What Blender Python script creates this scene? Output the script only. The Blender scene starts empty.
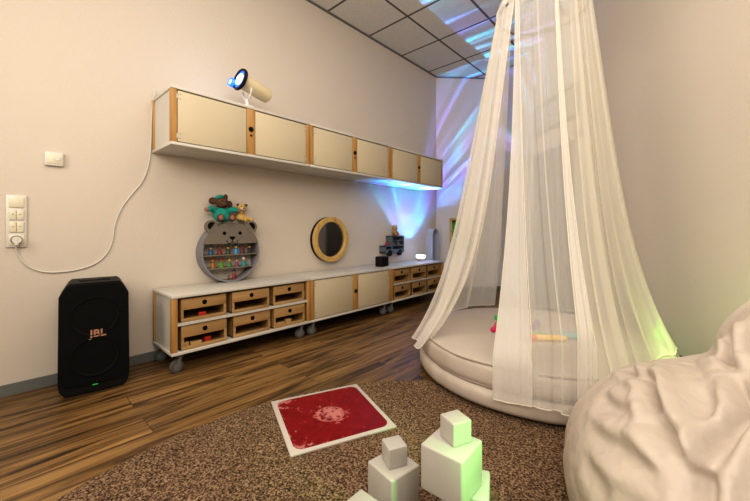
import bpy, bmesh, math, random
import numpy as np
from mathutils import Vector, Matrix
random.seed(7)
SC = bpy.context.scene
COL = SC.collection
PI = math.pi
TH = math.atan2(315, 346)
SN, CS = math.sin(TH), math.cos(TH)
def W(r, f, z=0.0):            # room directions: r = to the right, f = ahead -> world
    return Vector((CS*r - SN*f, SN*r + CS*f, z))

# ------------------------------------------------------------------ materials
def mat(name, col, rough=.6, metal=0, emit=None, estr=0, bump=None, spec=.5, var=None, sub=0, alpha=None):
    m = bpy.data.materials.new(name); m.use_nodes = True
    nt = m.node_tree; b = nt.nodes['Principled BSDF']
    b.inputs['Base Color'].default_value = (*col, 1)
    b.inputs['Roughness'].default_value = rough
    b.inputs['Metallic'].default_value = metal
    b.inputs['Specular IOR Level'].default_value = spec
    if emit: b.inputs['Emission Color'].default_value = (*emit, 1); b.inputs['Emission Strength'].default_value = estr
    tc = nt.nodes.new('ShaderNodeTexCoord')
    if bump:
        n = nt.nodes.new('ShaderNodeTexNoise'); n.inputs['Scale'].default_value = bump[0]; n.inputs['Detail'].default_value = 4
        nt.links.new(tc.outputs['Object'], n.inputs['Vector'])
        bp = nt.nodes.new('ShaderNodeBump'); bp.inputs['Strength'].default_value = bump[1]; bp.inputs['Distance'].default_value = bump[2] if len(bump) > 2 else .01
        nt.links.new(n.outputs['Fac'], bp.inputs['Height']); nt.links.new(bp.outputs['Normal'], b.inputs['Normal'])
    if var:   # (scale, dark factor)
        n = nt.nodes.new('ShaderNodeTexNoise'); n.inputs['Scale'].default_value = var[0]; n.inputs['Detail'].default_value = 3
        nt.links.new(tc.outputs['Object'], n.inputs['Vector'])
        r = nt.nodes.new('ShaderNodeValToRGB')
        r.color_ramp.elements[0].position = .3; r.color_ramp.elements[1].position = .7
        r.color_ramp.elements[0].color = (*[c*var[1] for c in col], 1); r.color_ramp.elements[1].color = (*col, 1)
        nt.links.new(n.outputs['Fac'], r.inputs['Fac']); nt.links.new(r.outputs['Color'], b.inputs['Base Color'])
    return m
def N(nt, t, **k):
    n = nt.nodes.new(t)
    for a, v in k.items():
        if a.startswith('i_'): n.inputs[a[2:].replace('_', ' ')].default_value = v
        else: setattr(n, a, v)
    return n
def ramp(nt, stops):
    r = nt.nodes.new('ShaderNodeValToRGB'); cr = r.color_ramp
    while len(cr.elements) < len(stops): cr.elements.new(.5)
    for e, (p, c) in zip(cr.elements, stops): e.position = p; e.color = (*c, 1)
    return r
def math_n(nt, op, a=None, b=None, clamp=False):
    n = nt.nodes.new('ShaderNodeMath'); n.operation = op; n.use_clamp = clamp
    for i, v in enumerate((a, b)):
        if v is None: continue
        if isinstance(v, (int, float)): n.inputs[i].default_value = v
        else: nt.links.new(v, n.inputs[i])
    return n.outputs[0]

M = {}
def wallmat(name, col):
    m = mat(name, col, .9, spec=.2); nt = m.node_tree; b = nt.nodes['Principled BSDF']
    tc = N(nt, 'ShaderNodeTexCoord')
    n = N(nt, 'ShaderNodeTexNoise', i_Scale=70., i_Detail=3.); nt.links.new(tc.outputs['Object'], n.inputs['Vector'])
    bp = N(nt, 'ShaderNodeBump', i_Strength=.35, i_Distance=.004); nt.links.new(n.outputs['Fac'], bp.inputs['Height'])
    nt.links.new(bp.outputs['Normal'], b.inputs['Normal'])
    return m
M['wall'] = wallmat('wall_paint', (.61, .55, .485))
M['wallfar'] = wallmat('wall_paint_far', (.66, .63, .62))
# wood for posts and boxes
def woodmat(name, c1, c2, axis='Z', scale=6., rough=.5):
    m = mat(name, c1, rough); nt = m.node_tree; b = nt.nodes['Principled BSDF']
    tc = N(nt, 'ShaderNodeTexCoord'); mp = N(nt, 'ShaderNodeMapping')
    s = {'X': (1, 14, 14), 'Y': (14, 1, 14), 'Z': (14, 14, 1)}[axis]
    mp.inputs['Scale'].default_value = tuple(scale*q for q in s)
    nt.links.new(tc.outputs['Object'], mp.inputs['Vector'])
    n = N(nt, 'ShaderNodeTexNoise', i_Scale=1., i_Detail=5., i_Distortion=.4); nt.links.new(mp.outputs['Vector'], n.inputs['Vector'])
    r = ramp(nt, [(.3, c2), (.65, c1)]); nt.links.new(n.outputs['Fac'], r.inputs['Fac']); nt.links.new(r.outputs['Color'], b.inputs['Base Color'])
    return m
M['post'] = woodmat('oiled_post_wood', (.50, .29, .10), (.33, .17, .05), 'Z', 2.)
M['box'] = woodmat('beech_box_wood', (.43, .27, .12), (.30, .175, .07), 'Y', 3.)
M['frame'] = woodmat('pine_frame_wood', (.60, .42, .15), (.45, .28, .09), 'Z', 3.)
M['white'] = mat('white_laminate', (.57, .55, .51), .45, var=(3, .93))
M['door'] = mat('cream_laminate', (.55, .48, .345), .5, var=(3, .95))
M['dark'] = mat('hole_shade_and_dark_parts', (.006, .0055, .005), .85, spec=.1)  # near-black for dark parts, and for the shade in the drawer holes
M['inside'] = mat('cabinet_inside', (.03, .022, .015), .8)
M['black'] = mat('black_plastic', (.004, .004, .005), .6, spec=.25, bump=(300, .1, .001))
M['grille'] = mat('black_grille', (.004, .0045, .005), .8, spec=.15)
M['steel'] = mat('grey_metal', (.35, .35, .34), .35, .8)
M['cast'] = mat('caster_grey', (.15, .15, .15), .45)
M['rubber'] = mat('grey_rubber', (.08, .08, .08), .6)
M['plastic'] = mat('cream_plastic', (.68, .64, .50), .35)
M['plate'] = mat('white_plastic', (.66, .64, .60), .35)
M['cable'] = mat('cable_white', (.62, .60, .56), .5)
M['grey'] = mat('grey_painted_board', (.165, .145, .12), .6)
M['greyside'] = mat('blue_grey_painted_board', (.20, .20, .23), .5)
M['bluegrey'] = mat('slate_painted_board', (.10, .12, .15), .55)
M['archc'] = mat('pale_grey_painted_board', (.42, .45, .52), .5)
M['base'] = mat('baseboard_paint', (.15, .16, .155), .5)
M['leather'] = mat('beige_leatherette', (.50, .44, .39), .45, bump=(10, .2, .01), var=(5, .96))
M['bean'] = mat('beige_bean_bag_cloth', (.50, .435, .38), .40, bump=(4, .8, .05), var=(4, .96))
M['seam'] = mat('seam_piping', (.30, .25, .22), .6)
M['trim'] = mat('trim_paint', (.55, .52, .5), .5)

def floormat():
    m = mat('rustic_oak_laminate', (.2, .12, .06), .42); nt = m.node_tree; b = nt.nodes['Principled BSDF']
    tc = N(nt, 'ShaderNodeTexCoord'); mp = N(nt, 'ShaderNodeMapping'); mp.inputs['Rotation'].default_value = (0, 0, PI/2)
    nt.links.new(tc.outputs['Object'], mp.inputs['Vector'])
    br = N(nt, 'ShaderNodeTexBrick', i_Scale=1., i_Brick_Width=1.28, i_Row_Height=.16, i_Mortar_Size=.0016, i_Bias=0.)
    br.offset = .37
    br.inputs['Color1'].default_value = (0, 0, 0, 1); br.inputs['Color2'].default_value = (1, 1, 1, 1); br.inputs['Mortar'].default_value = (.5, .5, .5, 1)
    nt.links.new(mp.outputs['Vector'], br.inputs['Vector'])
    # per-plank offset for the grain
    sc = N(nt, 'ShaderNodeVectorMath', operation='SCALE'); sc.inputs['Scale'].default_value = 9.
    nt.links.new(br.outputs['Color'], sc.inputs[0])
    ad = N(nt, 'ShaderNodeVectorMath', operation='ADD'); nt.links.new(mp.outputs['Vector'], ad.inputs[0]); nt.links.new(sc.outputs[0], ad.inputs[1])
    m2 = N(nt, 'ShaderNodeMapping'); m2.inputs['Scale'].default_value = (1.1, 15, 1); nt.links.new(ad.outputs[0], m2.inputs['Vector'])
    n1 = N(nt, 'ShaderNodeTexNoise', i_Scale=1.6, i_Detail=8., i_Roughness=.62, i_Distortion=.9); nt.links.new(m2.outputs['Vector'], n1.inputs['Vector'])
    r1 = ramp(nt, [(.32, (.012, .006, .002)), (.42, (.080, .042, .014)), (.52, (.19, .106, .038)), (.70, (.33, .20, .076))])
    nt.links.new(n1.outputs['Fac'], r1.inputs['Fac'])
    tint = N(nt, 'ShaderNodeMapRange'); tint.inputs['To Min'].default_value = .65; tint.inputs['To Max'].default_value = 1.2
    nt.links.new(br.outputs['Color'], tint.inputs['Value'])
    mx = N(nt, 'ShaderNodeVectorMath', operation='SCALE'); nt.links.new(r1.outputs['Color'], mx.inputs[0]); nt.links.new(tint.outputs[0], mx.inputs['Scale'])
    gap = N(nt, 'ShaderNodeMix', data_type='RGBA'); nt.links.new(br.outputs['Fac'], gap.inputs['Factor'])
    nt.links.new(mx.outputs[0], gap.inputs['A']); gap.inputs['B'].default_value = (.02, .011, .006, 1)
    nt.links.new(gap.outputs['Result'], b.inputs['Base Color'])
    bp = N(nt, 'ShaderNodeBump', i_Strength=.25, i_Distance=.003); nt.links.new(n1.outputs['Fac'], bp.inputs['Height']); nt.links.new(bp.outputs['Normal'], b.inputs['Normal'])
    return m
M['floor'] = floormat()
def rugmat():
    m = mat('brown_carpet', (.15, .10, .07), .95, spec=.1); nt = m.node_tree; b = nt.nodes['Principled BSDF']
    tc = N(nt, 'ShaderNodeTexCoord')
    n = N(nt, 'ShaderNodeTexNoise', i_Scale=130., i_Detail=3., i_Roughness=.7); nt.links.new(tc.outputs['Object'], n.inputs['Vector'])
    r = ramp(nt, [(.38, (.026, .015, .009)), (.5, (.145, .092, .056)), (.64, (.38, .26, .17))])
    n2 = N(nt, 'ShaderNodeTexNoise', i_Scale=6., i_Detail=2.); nt.links.new(tc.outputs['Object'], n2.inputs['Vector'])
    nt.links.new(n.outputs['Fac'], r.inputs['Fac'])
    mr = N(nt, 'ShaderNodeMapRange'); mr.inputs['To Min'].default_value = .8; mr.inputs['To Max'].default_value = 1.15; nt.links.new(n2.outputs['Fac'], mr.inputs['Value'])
    s = N(nt, 'ShaderNodeVectorMath', operation='SCALE'); nt.links.new(r.outputs['Color'], s.inputs[0]); nt.links.new(mr.outputs[0], s.inputs['Scale'])
    nt.links.new(s.outputs[0], b.inputs['Base Color'])
    bp = N(nt, 'ShaderNodeBump', i_Strength=.9, i_Distance=.008); nt.links.new(n.outputs['Fac'], bp.inputs['Height']); nt.links.new(bp.outputs['Normal'], b.inputs['Normal'])
    return m
M['rug'] = rugmat()
def ceilmat():
    m = mat('ceiling_tiles', (.5, .5, .5), .9, spec=.1); nt = m.node_tree; b = nt.nodes['Principled BSDF']
    tc = N(nt, 'ShaderNodeTexCoord'); sp = N(nt, 'ShaderNodeSeparateXYZ'); nt.links.new(tc.outputs['Object'], sp.inputs[0])
    P = .61
    def line(sock, off):
        a = math_n(nt, 'SUBTRACT', sock, off); a = math_n(nt, 'DIVIDE', a, P); a = math_n(nt, 'FRACT', math_n(nt, 'ADD', a, 20.5))
        a = math_n(nt, 'ABSOLUTE', math_n(nt, 'SUBTRACT', a, .5)); return math_n(nt, 'LESS_THAN', a, .012/P)
    l = math_n(nt, 'MAXIMUM', line(sp.outputs['X'], -2.17), line(sp.outputs['Y'], 2.885))
    mx = N(nt, 'ShaderNodeMix', data_type='RGBA'); nt.links.new(l, mx.inputs['Factor'])
    n = N(nt, 'ShaderNodeTexNoise', i_Scale=60., i_Detail=4.); nt.links.new(tc.outputs['Object'], n.inputs['Vector'])
    r = ramp(nt, [(.3, (.62, .61, .59)), (.7, (.70, .69, .67))]); nt.links.new(n.outputs['Fac'], r.inputs['Fac'])
    nt.links.new(r.outputs['Color'], mx.inputs['A']); mx.inputs['B'].default_value = (.12, .115, .11, 1)
    nt.links.new(mx.outputs['Result'], b.inputs['Base Color'])
    return m
M['ceil'] = ceilmat()
def sheer(name, col, op, op2):
    m = bpy.data.materials.new(name); m.use_nodes = True; nt = m.node_tree; nt.nodes.clear()
    out = N(nt, 'ShaderNodeOutputMaterial'); tr = N(nt, 'ShaderNodeBsdfTransparent')
    df = N(nt, 'ShaderNodeBsdfDiffuse'); df.inputs['Color'].default_value = (*col, 1)
    tl = N(nt, 'ShaderNodeBsdfTranslucent'); tl.inputs['Color'].default_value = (*col, 1)
    a = N(nt, 'ShaderNodeMixShader'); a.inputs[0].default_value = .45; nt.links.new(df.outputs[0], a.inputs[1]); nt.links.new(tl.outputs[0], a.inputs[2])
    tc = N(nt, 'ShaderNodeTexCoord'); mp = N(nt, 'ShaderNodeMapping'); mp.inputs['Scale'].default_value = (38, 2, 1)
    nt.links.new(tc.outputs['UV'], mp.inputs['Vector'])
    n = N(nt, 'ShaderNodeTexNoise', i_Scale=1., i_Detail=3.); nt.links.new(mp.outputs[0], n.inputs['Vector'])
    mr = N(nt, 'ShaderNodeMapRange'); mr.inputs['From Min'].default_value = .3; mr.inputs['From Max'].default_value = .7
    mr.inputs['To Min'].default_value = op; mr.inputs['To Max'].default_value = op2; nt.links.new(n.outputs['Fac'], mr.inputs['Value'])
    mx = N(nt, 'ShaderNodeMixShader'); nt.links.new(mr.outputs[0], mx.inputs[0]); nt.links.new(tr.outputs[0], mx.inputs[1]); nt.links.new(a.outputs[0], mx.inputs[2])
    nt.links.new(mx.outputs[0], out.inputs[0]); return m
M['sheer'] = sheer('sheer_voile', (.91, .89, .86), .38, .43)
M['sheer2'] = sheer('sheer_voile_doubled', (.90, .88, .86), .72, .77)
M['sheerl'] = sheer('sheer_voile_left', (.93, .90, .86), .56, .62)
M['sheerr'] = sheer('sheer_voile_right', (.93, .90, .80), .46, .52)
M['sheerb'] = sheer('sheer_voile_rear', (.92, .89, .84), .20, .25)
M['hem'] = sheer('voile_hem', (.9, .87, .80), .9, .95)

# ------------------------------------------------------------------ mesh helpers
class MB:
    def __init__(s): s.bm = bmesh.new()
    def _xf(s, vs, loc, rot, scale=None):
        m = Matrix.Translation(Vector(loc))
        if rot: m = m @ (Matrix.Rotation(rot[2], 4, 'Z') @ Matrix.Rotation(rot[1], 4, 'Y') @ Matrix.Rotation(rot[0], 4, 'X'))
        if scale: m = m @ Matrix.Diagonal((*scale, 1))
        bmesh.ops.transform(s.bm, matrix=m, verts=vs)
    def box(s, c, d, bev=0, rot=None, seg=2):
        t = bmesh.new(); r = bmesh.ops.create_cube(t, size=1); bmesh.ops.scale(t, vec=Vector(d), verts=t.verts)
        if bev: bmesh.ops.bevel(t, geom=list(t.edges), offset=bev, segments=seg, profile=.5, affect='EDGES')
        me = bpy.data.meshes.new('t'); t.to_mesh(me); t.free()
        old = set(s.bm.verts); s.bm.from_mesh(me); bpy.data.meshes.remove(me)
        s._xf([v for v in s.bm.verts if v not in old], c, rot); return s
    def b(s, x0, x1, y0, y1, z0, z1, bev=0):
        return s.box(((x0+x1)/2, (y0+y1)/2, (z0+z1)/2), (abs(x1-x0), abs(y1-y0), abs(z1-z0)), bev)
    def cyl(s, c, r, h, rot=None, r2=None, seg=24):
        n = bmesh.ops.create_cone(s.bm, cap_ends=True, segments=seg, radius1=r, radius2=r if r2 is None else r2, depth=h)['verts']
        s._xf(n, c, rot); return s
    def sph(s, c, r, scale=(1, 1, 1), rot=None, u=16, v=10):
        n = bmesh.ops.create_uvsphere(s.bm, u_segments=u, v_segments=v, radius=r)['verts']; s._xf(n, c, rot, scale); return s
    def lathe(s, prof, c=(0, 0, 0), seg=32, rot=None, close=False):
        vs = []; n0 = len(s.bm.verts)
        rows = [[s.bm.verts.new((r*math.cos(2*PI*i/seg), r*math.sin(2*PI*i/seg), z)) for i in range(seg)] for r, z in prof]
        L = len(rows)
        for k in range(L if close else L-1):
            A, B = rows[k], rows[(k+1) % L]
            for i in range(seg): s.bm.faces.new((A[i], A[(i+1) % seg], B[(i+1) % seg], B[i]))
        s._xf([v for r_ in rows for v in r_], c, rot); return s
    def tube(s, pts, r, seg=8, closed=False):
        pts = [Vector(p) for p in pts]; n = len(pts); rows = []; up = Vector((0, 0, 1)); prev = None
        for i, p in enumerate(pts):
            a = pts[(i-1) % n] if (closed or i > 0) else p; b = pts[(i+1) % n] if (closed or i < n-1) else p
            t = (b-a).normalized()
            if prev is None: u = t.cross(up); u = u if u.length > .05 else t.cross(Vector((1, 0, 0)))
            else: u = prev - t*prev.dot(t)
            u.normalize(); prev = u; w = t.cross(u)
            rr = r[i] if isinstance(r, (list, tuple)) else r
            rows.append([s.bm.verts.new(p + u*rr*math.cos(2*PI*k/seg) + w*rr*math.sin(2*PI*k/seg)) for k in range(seg)])
        for i in range(n if closed else n-1):
            A, B = rows[i], rows[(i+1) % n]
            for k in range(seg): s.bm.faces.new((A[k], A[(k+1) % seg], B[(k+1) % seg], B[k]))
        if not closed: s.bm.faces.new(rows[0][::-1]); s.bm.faces.new(rows[-1])
        return s
    def prism(s, pts, z0, z1, rot=None, c=(0, 0, 0)):   # pts in xy
        n0 = len(s.bm.verts)
        a = [s.bm.verts.new((x, y, z0)) for x, y in pts]; b = [s.bm.verts.new((x, y, z1)) for x, y in pts]
        s.bm.faces.new(a[::-1]); s.bm.faces.new(b)
        for i in range(len(pts)): j = (i+1) % len(pts); s.bm.faces.new((a[i], a[j], b[j], b[i]))
        s.last = a+b; s._xf(a+b, c, rot); return s
    def done(s, name, m, parent=None, loc=None, smooth=None, remesh=None):
        bmesh.ops.recalc_face_normals(s.bm, faces=s.bm.faces)
        me = bpy.data.meshes.new(name); s.bm.to_mesh(me); s.bm.free()
        me.materials.append(m)
        if smooth is None: smooth = 35
        for p in me.polygons: p.use_smooth = True
        try: me.set_sharp_from_angle(angle=math.radians(smooth))
        except Exception: pass
        o = bpy.data.objects.new(name, me); COL.objects.link(o)
        if parent: o.parent = parent
        if loc: o.location = loc
        if remesh:
            md = o.modifiers.new('remesh', 'REMESH'); md.mode = 'VOXEL'; md.voxel_size = remesh; md.use_smooth_shade = True
            ms = o.modifiers.new('smooth', 'SMOOTH'); ms.iterations = 3
        return o
def done_each(mb, name, m, parent, **k):
    """every loose piece becomes an object of its own"""
    bm = mb.bm; left = set(bm.verts); out = []
    while left:
        st = [left.pop()]; comp = set(st)
        while st:
            v = st.pop()
            for e in v.link_edges:
                w_ = e.other_vert(v)
                if w_ not in comp: comp.add(w_); st.append(w_); left.discard(w_)
        n = MB(); mp = {}
        for v in comp: mp[v] = n.bm.verts.new(v.co)
        fs = {f for v in comp for f in v.link_faces}
        for f in fs: n.bm.faces.new([mp[v] for v in f.verts])
        out.append(n.done(name, m, parent, **k))
    bm.free(); return out
def thing(name, label, cat, loc=(0, 0, 0), rz=0, group=None, rot=None):
    o = bpy.data.objects.new(name, None); o.empty_display_size = .05; COL.objects.link(o)
    o.location = loc; o.rotation_euler = rot or (0, 0, rz); tag(o, label, cat, group); return o
def tag(o, label, cat, group=None):
    o['label'] = label; o['category'] = cat
    if group: o['group'] = group
    return o
def struct(name, mb, m):
    o = mb.done(name, m); o['kind'] = 'structure'; return o
def copy_tree(o, parent=None):
    c = o.copy(); COL.objects.link(c)
    if parent: c.parent = parent
    for ch in list(o.children): copy_tree(ch, c)
    return c

# ------------------------------------------------------------------ room shell
XW = -2.73; H = 3.11
A = Vector((XW, 4.318, 0)); B = W(1.868, 5.09); Cc = W(2.30, -2.0); D = Vector((1.6, -2.4, 0)); E = Vector((XW, -2.4, 0))
poly = [A, B, Cc, D, E]
def wall(name, p, q, m, t=.1):
    d = (q-p).normalized(); n = Vector((-d.y, d.x, 0))
    cen = sum(poly, Vector())/5
    if n.dot(cen-p) > 0: n = -n
    mb = MB(); vs = []
    for z in (0, H):
        for pt in (p, q, q+n*t, p+n*t): vs.append(mb.bm.verts.new((pt.x, pt.y, z)))
    f = mb.bm.faces.new
    f(vs[0:4]); f(vs[4:8])
    for i in range(4): j = (i+1) % 4; f((vs[i], vs[j], vs[4+j], vs[4+i]))
    return struct(name, mb, m)
wall('wall_left', E, A, M['wall']); wall('wall_far', A, B, M['wallfar']); wall('wall_right', B, Cc, M['wall'])
wall('wall_back_right', Cc, D, M['wall']); wall('wall_back', D, E, M['wall'])
def slab(name, z0, z1, m):
    mb = MB(); mb.prism([(p.x, p.y) for p in poly], z0, z1); return struct(name, mb, m)
slab('floor', -.08, 0, M['floor']); slab('ceiling', H, H+.08, M['ceil'])
struct('baseboard_left', MB().b(XW, XW+.012, -2.4, 4.31, 0, .06), M['base'])
struct('trim_1', MB().b(XW, XW+.022, -2.4, 4.31, H-.012, H), M['base'])
def along(p, q, t, h, z0=0):
    d = (q-p); L = d.length; a = math.atan2(d.y, d.x); c = (p+q)/2
    n = Vector((-math.sin(a), math.cos(a), 0))
    if n.dot(sum(poly, Vector())/5-p) < 0: n = -n
    c = c+n*t/2
    return MB().box((c.x, c.y, z0+h/2), (L-.02, t, h), rot=(0, 0, a))
struct('baseboard_far', along(A, B, .012, .06), M['base'])
struct('trim_2', along(A, B, .022, .012, H-.012), M['base'])
struct('baseboard_right', along(B, Cc, .012, .06), M['base'])

# door and louvre on the right wall (seen through the canopy)
dR = (Cc-B).normalized(); aR = math.atan2(dR.y, dR.x)
nR = Vector((-dR.y, dR.x, 0)); nR = nR if nR.dot(A-B) > 0 else -nR
def onR(s, off, z): p = B+dR*s+nR*off; return Vector((p.x, p.y, z))
def rbox(mb, s0, s1, z0, z1, o0, o1, bev=0):
    c = onR((s0+s1)/2, (o0+o1)/2, (z0+z1)/2); return mb.box(c, (s1-s0, o1-o0, z1-z0), bev, rot=(0, 0, aR))
M['doorg'] = mat('grey_door_panel', (.13, .12, .115), .5)
M['louv'] = mat('grey_louvre', (.22, .20, .18), .5)
mb = MB(); rbox(mb, .95, 1.75, .0, 1.76, 0, .03, .004); d1 = struct('door_1', mb, M['doorg'])
mb = MB(); rbox(mb, .86, .95, 0, 1.86, 0, .045); rbox(mb, 1.75, 1.84, 0, 1.86, 0, .045); rbox(mb, .86, 1.84, 1.77, 1.86, 0, .045); struct('trim_3', mb, M['trim'])
lv = thing('ventilation_grille', 'grey louvred grille high on the right wall behind the canopy', 'grille', onR(1.35, 0, 2.0))
il = Matrix.Translation(lv.location).inverted()
mb = MB(); rbox(mb, .95, 1.75, 2.0, 2.33, .002, .012); o = mb.done('backing', M['doorg'], lv); o.data.transform(il)
mb = MB()
for a_, b_, c_, d_ in ((.95, 1.75, 2.0, 2.025), (.95, 1.75, 2.305, 2.33), (.95, .975, 2.0, 2.33), (1.725, 1.75, 2.0, 2.33)): rbox(mb, a_, b_, c_, d_, .0, .03)
o = mb.done('frame', M['louv'], lv); o.data.transform(il)
mb = MB()
for k in range(7): rbox(mb, .98, 1.72, 2.035+k*.038, 2.058+k*.038, .012, .026)
o = mb.done('slats', M['plate'], lv); o.data.transform(il)

# ------------------------------------------------------------------ mobile sideboards
X0 = -2.712; DEP = .383; UL = 1.048; Y0 = .722
def screws(y, z, x, parent, n=2):
    mb = MB()
    for k in range(n): mb.cyl((x, y, z-k*.03), .004, .004, rot=(0, PI/2, 0), seg=10)
    return done_each(mb, 'screw', M['steel'], parent)
def caster(parent, x, y, a):
    t = bpy.data.objects.new('caster', None); COL.objects.link(t); t.parent = parent
    t.location = (x, y, 0); t.rotation_euler = (0, 0, a); t.empty_display_size = .03
    mb = MB(); mb.b(-.03, .03, -.03, .03, .112, .12); mb.cyl((0, 0, .105), .018, .018)
    for s in (-1, 1): mb.prism([(-.012, .108), (.012, .108), (.026, .045), (.018, .034), (.010, .040)], s*.019-.0015, s*.019+.0015, rot=(PI/2, 0, 0))
    mb.cyl((.018, 0, .042), .006, .044, rot=(PI/2, 0, 0)); mb.done('fork', M['cast'], t)
    mb = MB(); mb.lathe([(.012, -.013), (.036, -.013), (.041, -.008), (.041, .008), (.036, .013), (.012, .013)], (.018, 0, .041), rot=(PI/2, 0, 0), close=True); mb.done('wheel', M['rubber'], t)
    mb = MB(); mb.cyl((.018, 0, .041), .022, .028, rot=(PI/2, 0, 0)); mb.done('hub', M['cast'], t)
def drawer(parent, x, y, z, w, h):
    # open wooden storage box, upper front board with a dark disc for its finger hole, open slot below
    d = .30; t = .009; xb = x-d
    mb = MB()
    mb.b(xb, x, y, y+w, z, z+t); mb.b(xb, xb+t, y, y+w, z, z+h)
    mb.b(xb, x, y, y+t, z, z+h*.98); mb.b(xb, x, y+w-t, y+w, z, z+h*.98)
    mb.b(x-t, x+.003, y, y+w, z+h*.52, z+h, .002)
    mb.b(x-t, x+.003, y, y+w, z, z+h*.14, .0015)
    mb.b(x-t, x+.003, y, y+.016, z+h*.14, z+h*.52); mb.b(x-t, x+.003, y+w-.016, y+w, z+h*.14, z+h*.52)
    o = mb.done('drawer', M['box'], parent)
    mb = MB(); mb.cyl((x+.003, y+w/2, z+h*.76), .0155, .003, rot=(0, PI/2, 0)); mb.done('hole_shade_disc', M['dark'], o)  # dark disc stands in for the shade inside an uncut finger hole
    return o
def cabinet_shell(root, z0, z1, posts=(0, 1), backm='inside', L=UL, castors=True, frontmid=False):
    mb = MB(); mb.b(0, DEP, .001, L-.001, z1-.018, z1, .0015); mb.done('top_panel', M['white'], root)
    mb = MB(); mb.b(0, DEP, .001, L-.001, z0, z0+.018, .0015); mb.done('bottom_panel', M['white'], root)
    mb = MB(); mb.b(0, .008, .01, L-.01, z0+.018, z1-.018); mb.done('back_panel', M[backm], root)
    for y in (.010, L-.022):
        mb = MB(); mb.b(.03, DEP-.03, y, y+.012, z0+.018, z1-.018); mb.done('end_panel', M['white'], root)
    for y in (.002, L-.036):
        for x in (.004, DEP-.036):
            mb = MB(); mb.b(x, x+.032, y, y+.034, z0+.018, z1-.018, .002); mb.done('corner_post', M['post'], root)
def drawers_unit(k, label):
    root = thing('mobile_sideboard', label, 'sideboard', (X0, Y0+k*UL, 0), group='mobile sideboards along the left wall')
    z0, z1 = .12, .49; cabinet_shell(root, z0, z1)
    mb = MB(); mb.b(.01, DEP-.006, .036, UL-.036, .297, .313); mb.done('shelf', M['white'], root)
    w = .286; g = (UL-.076-3*w)/3
    for row, z in enumerate((.140, .315)):
        for c in range(3):
            drawer(root, DEP-.016-(.008 if (c+row) % 2 else 0), .040+g*.5+c*(w+g)+(.012 if row == 0 and c == 1 else 0), z, w, .143 if row else .150)
    for x in (.045, DEP-.05):
        for y in (.06, UL-.06): caster(root, x, y, -PI/2+random.uniform(-.45, .45))
    return root
s1 = drawers_unit(0, 'white and wood sideboard with six box drawers, below the bear shelf')
s3 = drawers_unit(2, 'white and wood sideboard with six box drawers, far end below the lamp')
def lock(parent, x, y, z):
    mb = MB(); mb.lathe([(.0, .012), (.010, .012), (.012, .004), (.017, .006), (.019, .0), (.0, 0)], (x, y, z), rot=(0, PI/2, 0)); mb.cyl((x+.008, y, z), .005, .014, rot=(0, PI/2, 0)); mb.done('lock', M['black'], parent)
def door_p(root, y0, y1, z0, z1, x, hinge):
    mb = MB(); mb.box((x, (y0+y1)/2, (z0+z1)/2), (.014, y1-y0, z1-z0), .003); o = mb.done('door', M['door'], root)
    ys = y0+.014 if hinge < 0 else y1-.014
    screws(ys, z1-.02, x+.007, o); screws(ys, z0+.05, x+.007, o)
    mb = MB()
    for z in (z1-.035, z0+.035): mb.cyl((x+.006, (y0-.003) if hinge < 0 else (y1+.003), z), .0035, .03, seg=8)
    done_each(mb, 'hinge', M['steel'], o)
root = thing('mobile_sideboard', 'white sideboard with two cream doors, between the two drawer sideboards', 'sideboard', (X0, Y0+UL, 0), group='mobile sideboards along the left wall')
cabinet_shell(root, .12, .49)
mb = MB(); mb.b(DEP-.036, DEP-.004, UL/2-.032, UL/2+.032, .138, .472, .002); mp_ = mb.done('middle_post', M['post'], root); lock(mp_, DEP-.004, UL/2, .315)
door_p(root, .04, UL/2-.036, .144, .466, DEP-.012, -1); door_p(root, UL/2+.036, UL-.04, .144, .466, DEP-.012, 1)
for x in (.045, DEP-.05):
    for y in (.06, UL-.06): caster(root, x, y, -PI/2+random.uniform(-.45, .45))
# toy blocks lying in the lower boxes of the first sideboard
M['red'] = mat('red_toy', (.45, .03, .02), .4); M['wblock'] = woodmat('block_wood', (.62, .42, .2), (.5, .32, .14), 'Y', 4)
for (yy, zz, sx, sy, sz, mm, lb) in ((.09, .1495, .03, .05, .03, 'wblock', 'small pale wooden block at the left in the lower left box'),
        (.16, .1495, .035, .07, .022, 'wblock', 'flat pale wooden block lying in the lower left box'),
        (.235, .1495, .03, .04, .035, 'red', 'red toy block at the right in the lower left box'),
        (.20, .3245, .03, .045, .03, 'red', 'red toy block in the upper left box'),
        (.78, .1495, .03, .09, .02, 'wblock', 'long pale wooden block in the lower right box'),
        (.86, .1495, .03, .05, .032, 'wblock', 'small pale wooden block in the lower right box')):
    o = MB().box((0, 0, sz/2), (sx, sy, sz), .003).done('toy_block', M[mm], loc=(X0+DEP-.06, Y0+yy, zz)); tag(o, lb, 'toy block', 'toy blocks in the sideboard boxes')

# ------------------------------------------------------------------ wall cabinets
for k, lb in enumerate(('near wall cabinet with two cream doors, the projector standing on it', 'middle wall cabinet of the hanging row, two cream doors with wooden posts', 'far wall cabinet of the hanging row, underside lit blue')):
    root = thing('wall_cabinet', lb, 'cabinet', (X0-.012, Y0+k*UL, 1.42), group='hanging wall cabinets')
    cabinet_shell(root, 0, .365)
    mb = MB(); mb.b(DEP-.036, DEP-.004, UL/2-.03, UL/2+.03, .018, .347, .002); mp_ = mb.done('middle_post', M['post'], root)
    lock(mp_, DEP-.004, UL/2, .20); mb = MB(); mb.cyl((DEP-.003, UL/2, .155), .008, .006, rot=(0, PI/2, 0)); mb.done('latch_button', M['black'], mp_)
    door_p(root, .04, UL/2-.034, .024, .340, DEP-.012, -1); door_p(root, UL/2+.034, UL-.04, .024, .340, DEP-.012, 1)

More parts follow.
